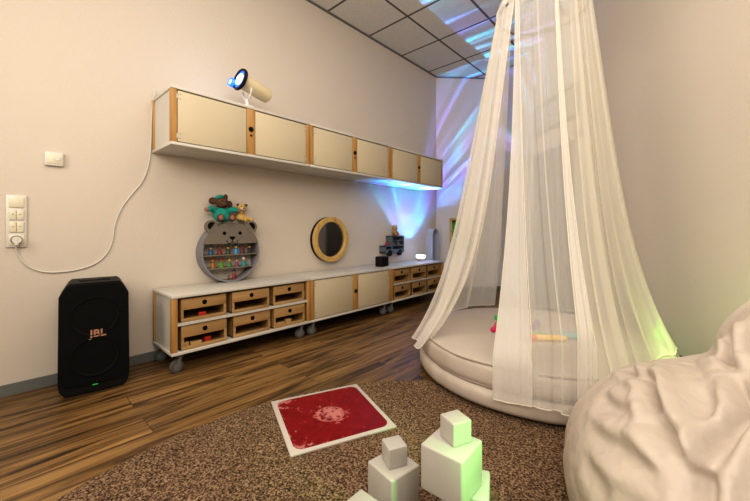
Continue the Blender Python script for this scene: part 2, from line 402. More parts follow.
# ------------------------------------------------------------------ loudspeaker
sp = thing('party_loudspeaker', 'tall black portable loudspeaker standing on the floor by the left wall', 'speaker', (-2.555, .392, 0), rz=-.15)
w, d, h = .31, .27, .605; c = .035
prof = [(-w/2+.03, 0), (w/2-.03, 0), (w/2-.008, .03), (w/2, .07), (w/2-.004, h-.07), (w/2-.035, h-.012), (w/2-.05, h), (-w/2+.05, h), (-w/2+.035, h-.012), (-w/2+.004, h-.07), (-w/2, .07), (-w/2+.008, .03)]
mb = MB(); mb.prism(prof, -d/2, d/2-.01)
bmesh.ops.bevel(mb.bm, geom=[e for e in mb.bm.edges if abs(e.verts[0].co.z-e.verts[1].co.z) < 1e-5], offset=.008, segments=2, affect='EDGES')
bmesh.ops.transform(mb.bm, matrix=Matrix(((0, 0, 1, 0), (1, 0, 0, 0), (0, 1, 0, 0), (0, 0, 0, 1))), verts=mb.bm.verts)
mb.done('cabinet_body', M['black'], sp)
mb = MB(); p2 = [(x*.965, .055+(z-.0)*.895) for x, z in prof]
mb.prism(p2, d/2-.012, d/2)
bmesh.ops.transform(mb.bm, matrix=Matrix(((0, 0, 1, 0), (1, 0, 0, 0), (0, 1, 0, 0), (0, 0, 0, 1))), verts=mb.bm.verts)
mb.done('grille', M['grille'], sp)
M['ringd'] = mat('dark_ring', (.005, .0055, .0055), .8, spec=.15)
for z in (.42, .20):
    mb = MB(); mb.lathe([(.095, 0), (.105, 0), (.108, .004), (.105, .007), (.095, .004)], (d/2-.002, 0, z), rot=(0, PI/2, 0), close=True, seg=40); mb.done('driver_ring', M['ringd'], sp)
mb = MB(); mb.b(-.03, .03, -.07, .07, h-.004, h+.006, .003); mb.done('handle', M['black'], sp)
M['orange'] = mat('orange_letters', (.38, .20, .13), .5, emit=(.5, .2, .1), estr=.05)
cu = bpy.data.curves.new('JBL', 'FONT'); cu.body = 'JBL'; cu.size = .054; cu.extrude = .002; cu.align_x = 'CENTER'; cu.align_y = 'CENTER'; cu.offset = .0012
tmp = bpy.data.objects.new('t', cu); COL.objects.link(tmp); dg = bpy.context.evaluated_depsgraph_get(); me = bpy.data.meshes.new_from_object(tmp.evaluated_get(dg)); bpy.data.objects.remove(tmp)
me.materials.append(M['orange']); o = bpy.data.objects.new('lettering', me); COL.objects.link(o); o.parent = sp; o.location = (d/2+.002, .012, .325); o.rotation_euler = (PI/2, 0, PI/2)
o['label'] = 'orange JBL lettering'
M['led'] = mat('green_led', (.02, .3, .05), .5, emit=(.03, .9, .15), estr=.25)
mb = MB(); mb.b(d/2-.012, d/2-.006, -.012, .012, .040, .045, .001); mb.done('indicator_light', M['led'], sp)

# ------------------------------------------------------------------ sockets, thermostat, cable
pl = thing('socket_panel', 'four-gang white wall socket and switch panel above the cable loop', 'socket', (XW, .079, .80))
mb = MB(); mb.b(0, .011, -.04, .04, 0, .285, .003); mb.done('cover_plate', M['plate'], pl)
mb = MB(); mb.b(.010, .017, -.029, .029, .217, .273, .002); mb.done('blank_cover', M['plastic'], pl)
for z in (.150, .083):
    for s in (-1, 1): mb = MB(); mb.b(.010, .018, min(s*.0008, s*.028), max(s*.0008, s*.028), z, z+.056, .002); o = mb.done('rocker_switch', M['plastic'], pl); MB().cyl((.018, s*.014, z+.03), .003, .002, rot=(0, PI/2, 0), seg=8).done('switch_mark', M['base'], o)
mb = MB(); mb.b(.010, .015, -.029, .029, .012, .070, .002); so = mb.done('socket_insert', M['plastic'], pl)
mb = MB(); mb.lathe([(.0, -.001), (.016, -.001), (.020, .003), (.023, .003), (.024, 0)], (.0145, 0, .041), rot=(0, PI/2, 0)); mb.done('socket_recess', M['base'], so)
th = thing('room_thermostat', 'small white rectangular thermostat on the left wall above the speaker', 'thermostat', (XW, .23, 1.265))
mb = MB(); mb.b(0, .022, -.04, .04, 0, .078, .004); mb.done('housing', M['plate'], th)
mb = MB(); mb.b(.021, .025, -.031, .033, .012, .066, .002); mb.done('front_cover', M['plastic'], th)
mb = MB(); mb.cyl((.026, .012, .042), .013, .006, rot=(0, PI/2, 0)); mb.done('dial', M['plate'], th)
cb = thing('power_cable', 'thin white power cable looping down the left wall from cabinet to socket', 'cable', (XW, .079, .841))
def wp(u, v, off=.006):
    t = (u-375)/346; dx = -SN + CS*t; dy = CS+SN*t; d_ = (XW+off)/dx; return Vector((XW+off, dy*d_, .9-(v-229)/346*d_))
ctrl = [wp(156, 90, .02), wp(153, 100, .01), wp(151.5, 118), wp(151, 140), wp(149, 162), wp(143, 180), wp(132, 194), wp(122, 207), wp(115, 224), wp(112.5, 240), wp(107, 253), wp(96, 263), wp(80, 269), wp(60, 272), wp(42, 271.5), wp(28, 266), wp(19, 256), wp(15.6, 246, .02), wp(15.6, 241, .045)]
def spline(P, n=8):
    out = []
    for i in range(len(P)-1):
        a, b, c_, d_ = P[max(i-1, 0)], P[i], P[i+1], P[min(i+2, len(P)-1)]
        for k in range(n):
            t = k/n; out.append(.5*((2*b)+(c_-a)*t+(2*a-5*b+4*c_-d_)*t*t+(3*b-a-3*c_+d_)*t**3))
    out.append(P[-1]); return out
off0 = Vector(cb.location)
MB().tube([p-off0 for p in spline(ctrl)], .0042).done('cord', M['cable'], cb)
MB().cyl((.034, 0, 0), .019, .034, rot=(0, PI/2, 0)).cyl((.045, 0, -.012), .008, .03, seg=12).done('plug', M['plate'], cb)
# adapter lying on the cabinet top at its end
a_ = thing('cable_coil', 'small coil of white cable on the near end of the wall cabinets', 'cable', (-2.66, .79, 1.786))
MB().tube([(.04*math.cos(t/24*2*PI), .035*math.sin(t/24*2*PI), .012+.003*(t % 24)/4) for t in range(58)], .005).done('loop', M['cable'], a_)
MB().box((0, 0, .012), (.04, .03, .022), .006).done('adapter', M['plate'], a_)

# ------------------------------------------------------------------ effect projector on the cabinet
pj = thing('effect_projector', 'cream tube-shaped effect projector with glowing blue wheel on the wall cabinet', 'projector', (-2.41, 1.25, 1.787))
M['pjbody'] = mat('projector_body', (.60, .52, .34), .4)
M['blue'] = mat('blue_glow', (.02, .1, .8), .3, emit=(.03, .16, 1.), estr=1.6)
M['whiteglow'] = mat('white_glow', (.9, .95, 1), .3, emit=(.75, .87, 1.), estr=2.2)
fr_ = W(-.968, 2.50, 1.977); re_ = W(-.829, 2.68, 1.925); dz_ = (fr_-re_).normalized(); dx_ = (W(-1, 0)-dz_*W(-1, 0).dot(dz_)).normalized(); dy_ = dz_.cross(dx_)
hd = bpy.data.objects.new('projector_head', None); COL.objects.link(hd); hd.parent = pj; hd.location = fr_-dz_*.04-Vector(pj.location); hd.empty_display_size = .05
hd.rotation_euler = Matrix((dx_, dy_, dz_)).transposed().to_euler()
# head local: +z is the beam direction
mb = MB(); mb.lathe([(0, -.20), (.040, -.20), (.052, -.19), (.055, -.17), (.055, .02), (.05, .03), (0, .03)]); mb.done('barrel', M['pjbody'], hd)
mb = MB(); mb.box((.052, .012, -.08), (.012, .03, .19), .003); mb.done('cooling_fin', M['base'], hd)
mb = MB(); mb.lathe([(.062, .03), (.078, .035), (.082, .045), (.078, .058), (.062, .056)], close=True, seg=40); mb.done('wheel_rim', M['black'], hd)
mb = MB(); mb.lathe([(.040, .046), (.063, .046), (.063, .050), (.040, .050)], close=True, seg=40); mb.done('effect_wheel', M['blue'], hd)
mb = MB(); mb.cyl((0, 0, .044), .042, .02); mb.sph((0, 0, .052), .038, (1, 1, .4)); mb.done('wheel_centre', M['whiteglow'], hd)
mb = MB(); mb.lathe([(.020, 0), (.030, 0), (.032, .05), (.022, .05)], (.078, .0, .03), close=True); mb.done('lens_ring', M['blue'], hd)
mb = MB(); mb.sph((.078, .0, .07), .021, (1, 1, .5)); mb.done('lens', M['whiteglow'], hd)
mb = MB(); mb.tube([Vector((.065*math.sin(a), 0, .135-.075*math.cos(a))) for a in [(-90+18*i)*PI/180 for i in range(11)]], .007); mb.cyl((0, 0, .035), .012, .06); mb.cyl((0, 0, .005), .055, .01); mb.done('stand', M['plate'], pj)

# ------------------------------------------------------------------ bear-shaped shelf
BX, BY, BZ = XW, 1.238, .49
bs = thing('bear_shelf', 'round grey bear-faced shelf with ears standing on the sideboard', 'shelf', (BX, BY, BZ))
R = .230; dp = .105; t = .013
mb = MB(); mb.lathe([(R-t, .004), (R, .004), (R, dp), (R-t, dp)], (0, 0, R), rot=(0, PI/2, 0), close=True, seg=64); mb.done('round_case', M['greyside'], bs)
# face plate : circle segment + ears (in y,z), thickness along x
def yz(mb, pts, x0, x1):
    mb.prism(pts, x0, x1)
    bmesh.ops.transform(mb.bm, matrix=Matrix(((0, 0, 1, 0), (1, 0, 0, 0), (0, 1, 0, 0), (0, 0, 0, 1))), verts=mb.last); return mb
zc = .297
a0 = math.asin((zc-R)/R)
seg = [(R*math.cos(a0+(PI-2*a0)*i/40), R+R*math.sin(a0+(PI-2*a0)*i/40)) for i in range(41)]
mb = MB(); yz(mb, seg, dp-.008, dp+.004); mb.done('face_plate', M['grey'], bs)
for s in (-1, 1):
    mb = MB(); mb.cyl((dp-.003, s*.158, .428), .048, .018, rot=(0, PI/2, 0), seg=36); e_ = mb.done('ear', M['grey'], bs)
    ac = math.atan2(.62, s*.78)
    mb = MB(); yz(mb, [(s*.156+.030*math.cos(ac+rad_), .432+.030*math.sin(ac+rad_)) for rad_ in [math.radians(-95+190*i/16) for i in range(17)]], dp+.003, dp+.0095); mb.done('inner_ear', M['dark'], e_)
for s in (-1, 1): MB().cyl((dp+.005, s*.062, .378), .013, .004, rot=(0, PI/2, 0)).done('eye', M['dark'], bs)
mb = MB(); yz(mb, [(-.024, .352), (.024, .352), (.020, .340), (.003, .326), (-.003, .326), (-.020, .340)], dp+.003, dp+.007); mb.done('nose', M['dark'], bs)
mb = MB()
mb.tube([(dp+.005, -.045+.045*i/8 if i <= 8 else 0, .312-.014*math.sin(PI*min(i, 8)/8)+(.012 if i == 0 else 0)) for i in range(9)], .0025, 6)
mb.tube([(dp+.005, .045*i/8, .312-.014*math.sin(PI*i/8)+(.012 if i == 8 else 0)) for i in range(9)], .0025, 6)
mb.tube([(dp+.005, 0, .328), (dp+.005, 0, .311)], .0025, 6); mb.done('mouth', M['dark'], bs)
for z in (.206, .106):
    hw = math.sqrt(R*R-(z-R)**2)-t
    mb = MB(); mb.b(.004, dp-.004, -hw, hw, z, z+.009); mb.done('shelf_board', M['grey'], bs)
# little toy figures
figm = {}
def fm(c):
    if c not in figm: figm[c] = mat('toy_paint', tuple(q_*.62 for q_ in c), .45)
    return figm[c]
skin = (.62, .36, .18)
def figurine(y, z, hgt, body, head, hat, label, wide=1.0, kind=0):
    t_ = thing('toy_figurine', label, 'figurine', (BX+dp-.03, BY+y, BZ+z), group='little toy figures on the bear shelf')
    s = hgt
    mb = MB(); mb.lathe([(0, 0), (.26*s*wide, 0), (.27*s*wide, .05*s), (.18*s*wide, .3*s), (.17*s*wide, .45*s), (.08*s, .55*s), (0, .56*s)], seg=16)
    for q in (-1, 1): mb.tube([(0, q*.14*s*wide, .47*s), (.05*s, q*.24*s*wide, .34*s), (.10*s, q*.2*s*wide, .24*s)], .05*s, 8)
    mb.done('body', fm(body), t_)
    mb = MB(); mb.sph((0, 0, .70*s), .17*s); mb.done('head', fm(head), t_)
    mb = MB()
    if kind == 0: mb.lathe([(.20*s, 0), (.19*s, .05*s), (.14*s, .17*s), (0, .22*s)], (-.02*s, 0, .74*s), seg=14)
    elif kind == 1: mb.lathe([(.24*s, 0), (.24*s, .03*s), (.12*s, .05*s), (.10*s, .26*s), (0, .27*s)], (0, 0, .78*s), seg=14)
    else:
        for q in (-1, 1): mb.sph((0, q*.13*s, .86*s), .09*s)
    done_each(mb, 'hat' if kind != 2 else 'ear', fm(hat), t_)
rowu = [(-.150, .062, (.03, .14, .30), skin, (.02, .10, .16), 'figurine in dark blue, leftmost on the upper board of the bear shelf', 1),
        (-.083, .060, (.30, .02, .03), (.40, .10, .05), (.10, .02, .02), 'figurine in dark red, second from left on the upper board', 0),
        (-.018, .060, (.06, .09, .03), (.75, .45, .08), (.02, .05, .02), 'figurine with dark hat and yellow face, third on the upper board', 1),
        (.045, .066, (.10, .35, .75), (.80, .55, .08), (.02, .06, .35), 'figurine in bright blue with a blue cap, on the upper board', 0),
        (.098, .060, (.16, .03, .04), (.30, .05, .05), (.10, .01, .02), 'maroon figurine, second from right on the upper board', 0),
        (.158, .062, (.02, .02, .02), (.70, .42, .06), (.01, .01, .015), 'black-clad figurine with tall black hat, rightmost on the upper board', 1)]
for y, hh, b_, h_, ht, lb, k in rowu: figurine(y, .2152, hh*1.18, b_, h_, ht, lb, 1, k)
rowl = [(-.135, .072, (.45, .20, .04), (.60, .30, .06), (.25, .04, .02), 'orange and brown figurine, leftmost on the lower board of the bear shelf', 1),
        (-.072, .068, (.14, .38, .06), (.60, .20, .05), (.20, .03, .03), 'green-dressed figurine with dark red hat on the lower board', 1),
        (-.010, .064, (.12, .30, .08), (.75, .50, .08), (.03, .07, .03), 'dark-eared figurine in green, third on the lower board', 2),
        (.050, .056, (.35, .08, .20), (.70, .40, .40), (.12, .03, .08), 'pink figurine with dark ears, fourth on the lower board', 2),
        (.108, .066, (.05, .35, .40), (.70, .45, .30), (.75, .72, .68), 'figurine with a white cap and turquoise body on the lower board', 0),
        (.160, .044, (.30, .32, .30), (.45, .40, .35), (.25, .25, .22), 'small grey figurine, rightmost on the lower board', 2)]
for y, hh, b_, h_, ht, lb, k in rowl: figurine(y, .1152, hh*1.13, b_, h_, ht, lb, 1, k)
figurine(.030, .0190, .076, (.35, .03, .04), (.55, .25, .10), (.05, .03, .15), 'tall red and blue figurine standing at the bottom of the bear shelf', .8, 1)
figurine(-.012, .0145, .038, (.20, .05, .03), (.35, .14, .06), (.10, .03, .02), 'small brown figurine at the bottom of the bear shelf', 1, 2)

# ------------------------------------------------------------------ plush toys on the bear shelf
M['plb'] = mat('brown_plush', (.13, .075, .05), .95, bump=(180, .8, .004), var=(60, .6), spec=.1)
M['plt'] = mat('turquoise_plush', (.03, .33, .27), .9, bump=(160, .6, .004), var=(40, .7), spec=.1)
M['plp'] = mat('pinkish_plush', (.32, .15, .13), .9, spec=.1)
M['ply'] = mat('yellow_plush', (.55, .38, .13), .95, bump=(180, .6, .004), spec=.1)
M['plc'] = mat('cream_plush', (.62, .50, .36), .95, spec=.1)
T = thing('plush_toy', 'brown plush animal in turquoise suit and cap sitting on the bear shelf', 'soft toy', (BX+.06, BY-.062, BZ+.466)); T.scale = (1.14,)*3
mb = MB(); mb.sph((0, 0, .045), .048, (.9, 1.15, 1.05))
for s in (-1, 1):
    mb.tube([(0, s*.035, .07), (.01, s*.07, .085), (.02, s*.092, .08)], [.022, .020, .018], 12); mb.sph((.02, s*.092, .08), .018)
    mb.tube([(.01, s*.025, .022), (.055, s*.036, .022)], .021, 12); mb.sph((.055, s*.036, .022), .021)
mb.done('suit', M['plt'], T, remesh=.004)
mb = MB()
for s in (-1, 1): mb.sph((.022, s*.105, .079), .016)
done_each(mb, 'hand', M['plp'], T)
for s in (-1, 1): mb = MB(); mb.sph((.070, s*.038, .025), .024, (.7, 1, 1.1)); mb.done('foot', M['plb'], T); MB().sph((.083, s*.038, .027), .015, (.4, 1, 1.1)).done('foot_sole', M['plp'], T)
mb = MB(); mb.sph((.005, 0, .128), .040, (1, 1.1, .95)); mb.sph((.035, .004, .118), .020, (1.1, 1.1, .9))
mb.sph((0, -.058, .138), .024, (.5, 1.2, 1)); mb.sph((0, .054, .12), .022, (.5, 1, 1.2)); mb.sph((0, .028, .168), .016, (.7, 1, 1.3)); mb.done('head', M['plb'], T, remesh=.004)
mb = MB()
for s in (-1, 1): mb.sph((.040, s*.014, .137), .004)
done_each(mb, 'eye', M['dark'], T)
mb = MB(); mb.sph((.005, -.018, .165), .024, (1, 1.2, .6), rot=(.25, 0, 0)); mb.done('cap', M['plt'], T)
T = thing('plush_toy', 'small yellow and cream plush animal lying beside the turquoise one', 'soft toy', (BX+.045, BY+.110, BZ+.468)); T.scale = (1.3,)*3
mb = MB(); mb.sph((0, 0, .025), .026, (1, 1.5, .9)); 
for s in (-1, 1): mb.tube([(.01, s*.02, .02), (.045, .02+s*.02, .012)], .011, 10); mb.sph((.045, .02+s*.02, .013), .013)
mb.tube([(0, -.02, .035), (.005, -.012, .07)], .018, 10); mb.done('body', M['ply'], T, remesh=.004)
mb = MB(); mb.sph((.008, -.005, .088), .025, (1, 1.1, .95)); mb.done('head', M['ply'], T)
MB().sph((.026, -.010, .080), .015, (1, 1, .8)).done('muzzle', M['plc'], T)
mb = MB(); mb.sph((.004, .022, .104), .011, (.6, 1.3, .8)); mb.sph((.004, -.026, .104), .010, (.6, 1.2, .8)); done_each(mb, 'ear', M['plb'], T)
mb = MB(); mb.sph((.040, -.010, .083), .0045); mb.sph((.029, -.018, .095), .0035); mb.sph((.030, .004, .095), .0035); done_each(mb, 'eye', M['dark'], T)

# ------------------------------------------------------------------ round mirror
mr = thing('round_mirror', 'round wall mirror in a broad yellow wooden ring', 'mirror', (XW, 2.286, .795))
mb = MB(); mb.lathe([(.176, .03), (.218, .03), (.226, .036), (.228, .06), (.222, .068), (.182, .068), (.176, .062)], rot=(0, PI/2, 0), close=True, seg=72); mb.done('frame_ring', M['frame'], mr)
mb = MB(); mb.lathe([(.16, .001), (.226, .001), (.2265, .034), (.16, .034)], rot=(0, PI/2, 0), close=True, seg=64); mb.done('backing_ring', M['black'], mr)
M['mirror'] = mat('mirror_glass', (.32, .32, .32), .06, 1.0)  # dark tint puts a dim reflection into the glass colour
mb = MB(); mb.cyl((.040, 0, 0), .178, .006, rot=(0, PI/2, 0), seg=64); mb.done('mirror_glass', M['mirror'], mr)
mb = MB()
for i in range(6): a = i*PI/3+.3; mb.cyl((.068, .20*math.cos(a), .20*math.sin(a)), .004, .003, rot=(0, PI/2, 0), seg=8)
done_each(mb, 'screw', M['dark'], mr)

# ------------------------------------------------------------------ black box, car shelf, bowl lamp, arch shelf, picture
o = thing('table_speaker', 'small black fabric box speaker on the sideboard under the car shelf', 'speaker', (-2.50, 2.86, .49), rz=.1)
MB().box((0, 0, .056), (.09, .135, .108), .008).done('housing', M['black'], o)
MB().box((.044, 0, .058), (.006, .118, .09), .002).done('front_grille', M['grille'], o)
MB().box((0, 0, .004), (.07, .1, .008)).done('foot', M['dark'], o)
cs = thing('car_shelf', 'dark slate car-shaped wall shelf with black wheels beside the light fan', 'shelf', (XW, 3.25, .585)); cs.scale = (1, .86, .86)
dp2 = .10; t = .012
def frame_pts(mb, pts, x0, x1, t):
    for i in range(len(pts)):
        (y0, z0), (y1, z1) = pts[i], pts[(i+1) % len(pts)]
        mb.b(x0, x1, min(y0, y1)-t/2, max(y0, y1)+t/2, min(z0, z1)-t/2, max(z0, z1)+t/2)
mb = MB(); frame_pts(mb, [(-.20, .04), (.20, .04), (.20, .265), (-.06, .265), (-.06, .13), (-.20, .13)], 0, dp2, t); mb.done('car_case', M['bluegrey'], cs)
mb = MB(); mb.b(0, .006, -.2, .2, .04, .13); mb.b(0, .006, -.06, .2, .13, .265); mb.done('back_panel', M['bluegrey'], cs)
mb = MB(); mb.b(.0, dp2, -.06, .2, .128, .140); mb.b(0, dp2, -.06, -.048, .04, .13); mb.b(0, dp2, .07, .08, .13, .2); mb.b(0, dp2, -.06, .2, .2, .21); done_each(mb, 'inner_board', M['bluegrey'], cs)
mb = MB(); mb.b(dp2-.01, dp2+.002, -.2, .2, .034, .085); mb.done('bumper_panel', M['bluegrey'], cs)
for y in (-.115, .105):
    MB().cyl((dp2-.01, y, .035), .045, .03, rot=(0, PI/2, 0), seg=28).done('wheel', M['black'], cs)
for y, z, c, lb in ((-.13, .136, (.50, .04, .03), 'red toy on the bonnet step of the car shelf'), (-.02, .2105, (.15, .15, .05), 'dark toy on the top board of the car shelf, left'), (.03, .14, (.42, .22, .05), 'yellow-brown toy inside the car shelf, left compartment'), (.13, .14, (.50, .28, .05), 'orange toy inside the car shelf, right compartment')):
    t_ = thing('toy_figurine', lb, 'figurine', (XW+.055, 3.25+y*.86, .585+z*.86+.003), group='toys on the car shelf')
    mb = MB(); mb.lathe([(0, 0), (.020, 0), (.022, .008), (.014, .025), (0, .03)], seg=14); mb.done('body', fm(c), t_)
    MB().sph((0, 0, .037), .012).done('head', fm((c[0]*.8, c[1]*1.2, c[2])), t_)
T = thing('teddy_bear', 'small golden brown teddy bear sitting on top of the car shelf', 'soft toy', (XW+.055, 3.30, .585+.236))
M['ted'] = mat('golden_plush', (.40, .22, .08), .95, bump=(180, .6, .004), spec=.1)
mb = MB(); mb.sph((0, 0, .035), .036, (.9, 1, 1)); mb.sph((0, 0, .088), .032)
for s in (-1, 1): mb.sph((0, s*.025, .114), .013); mb.tube([(.01, s*.02, .015), (.045, s*.028, .014)], .013, 10); mb.tube([(.0, s*.03, .055), (.02, s*.045, .03)], .010, 10)
mb.sph((.027, 0, .082), .014); mb.done('body', M['ted'], T, remesh=.004)
mb = MB(); mb.sph((.040, 0, .085), .004); mb.sph((.028, -.011, .097), .003); mb.sph((.028, .011, .097), .003); done_each(mb, 'face_button', M['dark'], T)
lp = thing('bowl_lamp', 'small white glowing bowl-shaped projector lamp on the far sideboard', 'lamp', (-2.54, 3.66, .49))
M['glow'] = mat('lamp_glow', (.9, .9, 1), .4, emit=(.75, .85, 1.), estr=3.5)
M['pinkw'] = mat('lamp_base_pinkish', (.45, .38, .42), .4)
mb = MB(); mb.lathe([(0, 0), (.040, 0), (.045, .006), (.050, .03), (.050, .036), (0, .036)], seg=32); mb.done('lamp_base', M['pinkw'], lp)
mb = MB(); mb.lathe([(.045, .035), (.056, .048), (.062, .075), (.058, .077), (.050, .055), (.0, .05)], seg=32); mb.done('glowing_bowl', M['glow'], lp)
ar = thing('arch_shelf', 'pale grey arched open shelf on the left wall near the corner', 'shelf', (XW, 4.155, .42))
w2 = .085; hh = .485; dp3 = .10; t = .012
arch = [(-w2, 0), (-w2, hh-w2*1.1)] + [(-w2*math.cos(a*PI/14), hh-w2*1.1+w2*1.1*math.sin(a*PI/14)) for a in range(1, 14)] + [(w2, hh-w2*1.1), (w2, 0)]
inn = [(y*(w2-t)/w2, z if z == 0 else z-t*(1 if z > hh-w2 else .6)) for y, z in arch]
mb = MB()
for i in range(len(arch)-1):
    q = [arch[i], arch[i+1], inn[i+1], inn[i]]
    yz(mb, q, 0, dp3)
yz(mb, [(-w2, 0), (w2, 0), (w2, t), (-w2, t)], 0, dp3); mb.done('arch_case', M['archc'], ar)
mb = MB(); yz(mb, inn, .001, .006); mb.done('back_panel', M['bluegrey'], ar)
# framed green picture on the far wall
dF = (B-A).normalized(); aF = math.atan2(dF.y, dF.x); nF = Vector((dF.y, -dF.x, 0))
pc = A + dF*.37 + nF*.004
pi_ = thing('framed_picture', 'wooden framed green plant picture on the far wall beside the canopy', 'picture', (pc.x, pc.y, .54), rz=aF)
M['green'] = mat('green_picture', (.04, .38, .06), .7, var=(20, .25))
M['pmat'] = mat('picture_backing_grey', (.20, .20, .20), .8)
pw, ph = .34, .515
mb = MB()
for a_, b_, c_, d_ in ((-pw/2, pw/2, 0, .03), (-pw/2, pw/2, ph-.03, ph), (-pw/2, -pw/2+.03, 0, ph), (pw/2-.03, pw/2, 0, ph)): mb.b(a_, b_, -.03, 0, c_, d_, .002)
mb.done('frame', M['frame'], pi_)
mb = MB(); mb.b(-pw/2+.02, pw/2-.02, -.008, 0, .02, ph-.02); mb.done('mount', M['dark'], pi_)
o_ = [(-.135, .08), (-.09, .035), (.09, .035), (.135, .08), (.135, ph-.08), (.09, ph-.035), (-.09, ph-.035), (-.135, ph-.08)]
mb = MB(); mb.prism(o_, 0, .006, rot=(PI/2, 0, 0), c=(0, -.008, 0)); mb.done('green_motif', M['green'], pi_)

# ------------------------------------------------------------------ rug
rc = W(.25, .65)
mb = MB(); mb.lathe([(0, .010), (1.37, .010), (1.39, .008), (1.395, .001), (0, .001)], seg=128)
rug = mb.done('round_rug', M['rug'], loc=(rc.x, rc.y, 0)); tag(rug, 'large round brown speckled carpet rug lying on the wooden floor', 'rug')

# ------------------------------------------------------------------ liquid floor tile
P = [W(-.526, 1.767), W(-.097, 1.973), W(.09, 1.549), W(-.334, 1.341)]
c = sum(P, Vector())/4; ang = math.atan2((P[1]-P[0]).y, (P[1]-P[0]).x)
ft = thing('liquid_floor_tile', 'square red liquid-filled sensory floor tile with white border on the rug', 'floor tile', (c.x, c.y, .0105), rz=ang)
mb = MB(); s = .236; mb.box((0, 0, .004), (2*s, 2*s, .008), .002); mb.done('tile_border', mat('tile_border_white', (.50, .46, .43), .5), ft)
def redmat():
    m = mat('red_liquid', (.35, .01, .015), .45, spec=.25); nt = m.node_tree; b = nt.nodes['Principled BSDF']
    tc = N(nt, 'ShaderNodeTexCoord')
    n = N(nt, 'ShaderNodeTexNoise', i_Scale=34., i_Detail=6., i_Roughness=.75); nt.links.new(tc.outputs['Object'], n.inputs['Vector'])
    sp_ = N(nt, 'ShaderNodeSeparateXYZ'); nt.links.new(tc.outputs['Object'], sp_.inputs[0])
    # centre ring of bubbles
    mpn = N(nt, 'ShaderNodeMapping'); mpn.inputs['Scale'].default_value = (1, 1, 0); mpn.inputs['Location'].default_value = (0.0, .01, 0); nt.links.new(tc.outputs['Object'], mpn.inputs['Vector'])
    ln = N(nt, 'ShaderNodeVectorMath', operation='LENGTH'); nt.links.new(mpn.outputs[0], ln.inputs[0])
    n3 = N(nt, 'ShaderNodeTexNoise', i_Scale=38., i_Detail=6., i_Roughness=.7); nt.links.new(tc.outputs['Object'], n3.inputs['Vector'])
    rr = math_n(nt, 'ADD', ln.outputs['Value'], math_n(nt, 'MULTIPLY', math_n(nt, 'SUBTRACT', n3.outputs['Fac'], .5), .055))
    ringv = math_n(nt, 'SUBTRACT', 1., math_n(nt, 'DIVIDE', math_n(nt, 'ABSOLUTE', math_n(nt, 'SUBTRACT', rr, .062)), .007), True)
    r2 = math_n(nt, 'SUBTRACT', 1., math_n(nt, 'DIVIDE', math_n(nt, 'ABSOLUTE', math_n(nt, 'SUBTRACT', rr, .03)), .007), True)
    blob = math_n(nt, 'MULTIPLY', math_n(nt, 'MAXIMUM', ringv, math_n(nt, 'MULTIPLY', r2, .45)), .7)
    # frosting at the left edge, growing from noise
    g1 = math_n(nt, 'MULTIPLY', math_n(nt, 'SUBTRACT', math_n(nt, 'MULTIPLY', sp_.outputs['X'], -1.), .07), 5., True)
    g2 = math_n(nt, 'MULTIPLY', math_n(nt, 'SUBTRACT', math_n(nt, 'ABSOLUTE', sp_.outputs['Y']), .0), 3.2, True)
    fr = math_n(nt, 'MULTIPLY', g1, g2)
    edge = math_n(nt, 'MAXIMUM', math_n(nt, 'ABSOLUTE', sp_.outputs['X']), math_n(nt, 'ABSOLUTE', sp_.outputs['Y']))
    ee = math_n(nt, 'MULTIPLY', math_n(nt, 'SUBTRACT', edge, .185), 9., True)
    amt = math_n(nt, 'ADD', fr, math_n(nt, 'MULTIPLY', ee, .5))
    amt = math_n(nt, 'ADD', amt, math_n(nt, 'MULTIPLY', math_n(nt, 'SUBTRACT', 1., math_n(nt, 'DIVIDE', ln.outputs['Value'], .11), True), .75))
    th_ = math_n(nt, 'GREATER_THAN', math_n(nt, 'ADD', n.outputs['Fac'], math_n(nt, 'MULTIPLY', amt, .35)), .66)
    fac = math_n(nt, 'MAXIMUM', math_n(nt, 'MULTIPLY', th_, .6), blob, True)
    r = ramp(nt, [(.3, (.11, .001, .003)), (.7, (.24, .002, .006))]); nt.links.new(n3.outputs['Fac'], r.inputs['Fac'])
    mx = N(nt, 'ShaderNodeMix', data_type='RGBA'); nt.links.new(fac, mx.inputs['Factor']); nt.links.new(r.outputs['Color'], mx.inputs['A']); mx.inputs['B'].default_value = (.62, .28, .26, 1)
    nt.links.new(mx.outputs['Result'], b.inputs['Base Color']); return m
q = .214; rc_ = .04
pts = []
for cx, cy, a0_ in ((q-rc_, q-rc_, 0), (-q+rc_, q-rc_, 90), (-q+rc_, -q+rc_, 180), (q-rc_, -q+rc_, 270)):
    for k in range(7): a = math.radians(a0_+15*k); pts.append((cx+rc_*math.cos(a), cy+rc_*math.sin(a)))
mb = MB(); mb.prism(pts, .0075, .0095); mb.done('liquid_panel', redmat(), ft)

# ------------------------------------------------------------------ white blocks
M['cube'] = mat('white_block_plastic', (.44, .42, .39), .35, var=(9, .96))
def cube(name, front, phi, b_, z0, label, center=None):
    ph = math.radians(phi)
    if center is None:
        r0, f0 = front; r = r0 + b_/2*(-math.cos(ph)+math.sin(ph)); f = f0 + b_/2*(math.sin(ph)+math.cos(ph))
    else: r, f = center
    p = W(r, f, z0)
    o = MB().box((0, 0, b_/2), (b_, b_, b_), b_*.055, seg=3).done(name, M['cube'], loc=p); o.rotation_euler = (0, 0, TH-ph)
    tag(o, label, 'block', 'white stacking blocks on the rug'); return o
RZ = .0105
cube('stacking_block', (.051, 1.050), 51.2, .1226, RZ, 'white block standing on the rug under the left small cube')
cube('stacking_block', (.045, 1.098), 68.9, .065, RZ+.1228, 'small white cube on top of the left block')
cube('stacking_block', None, 20, .133, RZ, 'white block at the bottom of the tallest tower, jutting out right', center=(.276, 1.045))
cube('stacking_block', (.233, .922), 40.4, .133, RZ+.1332, 'large white block in the middle of the tallest tower')
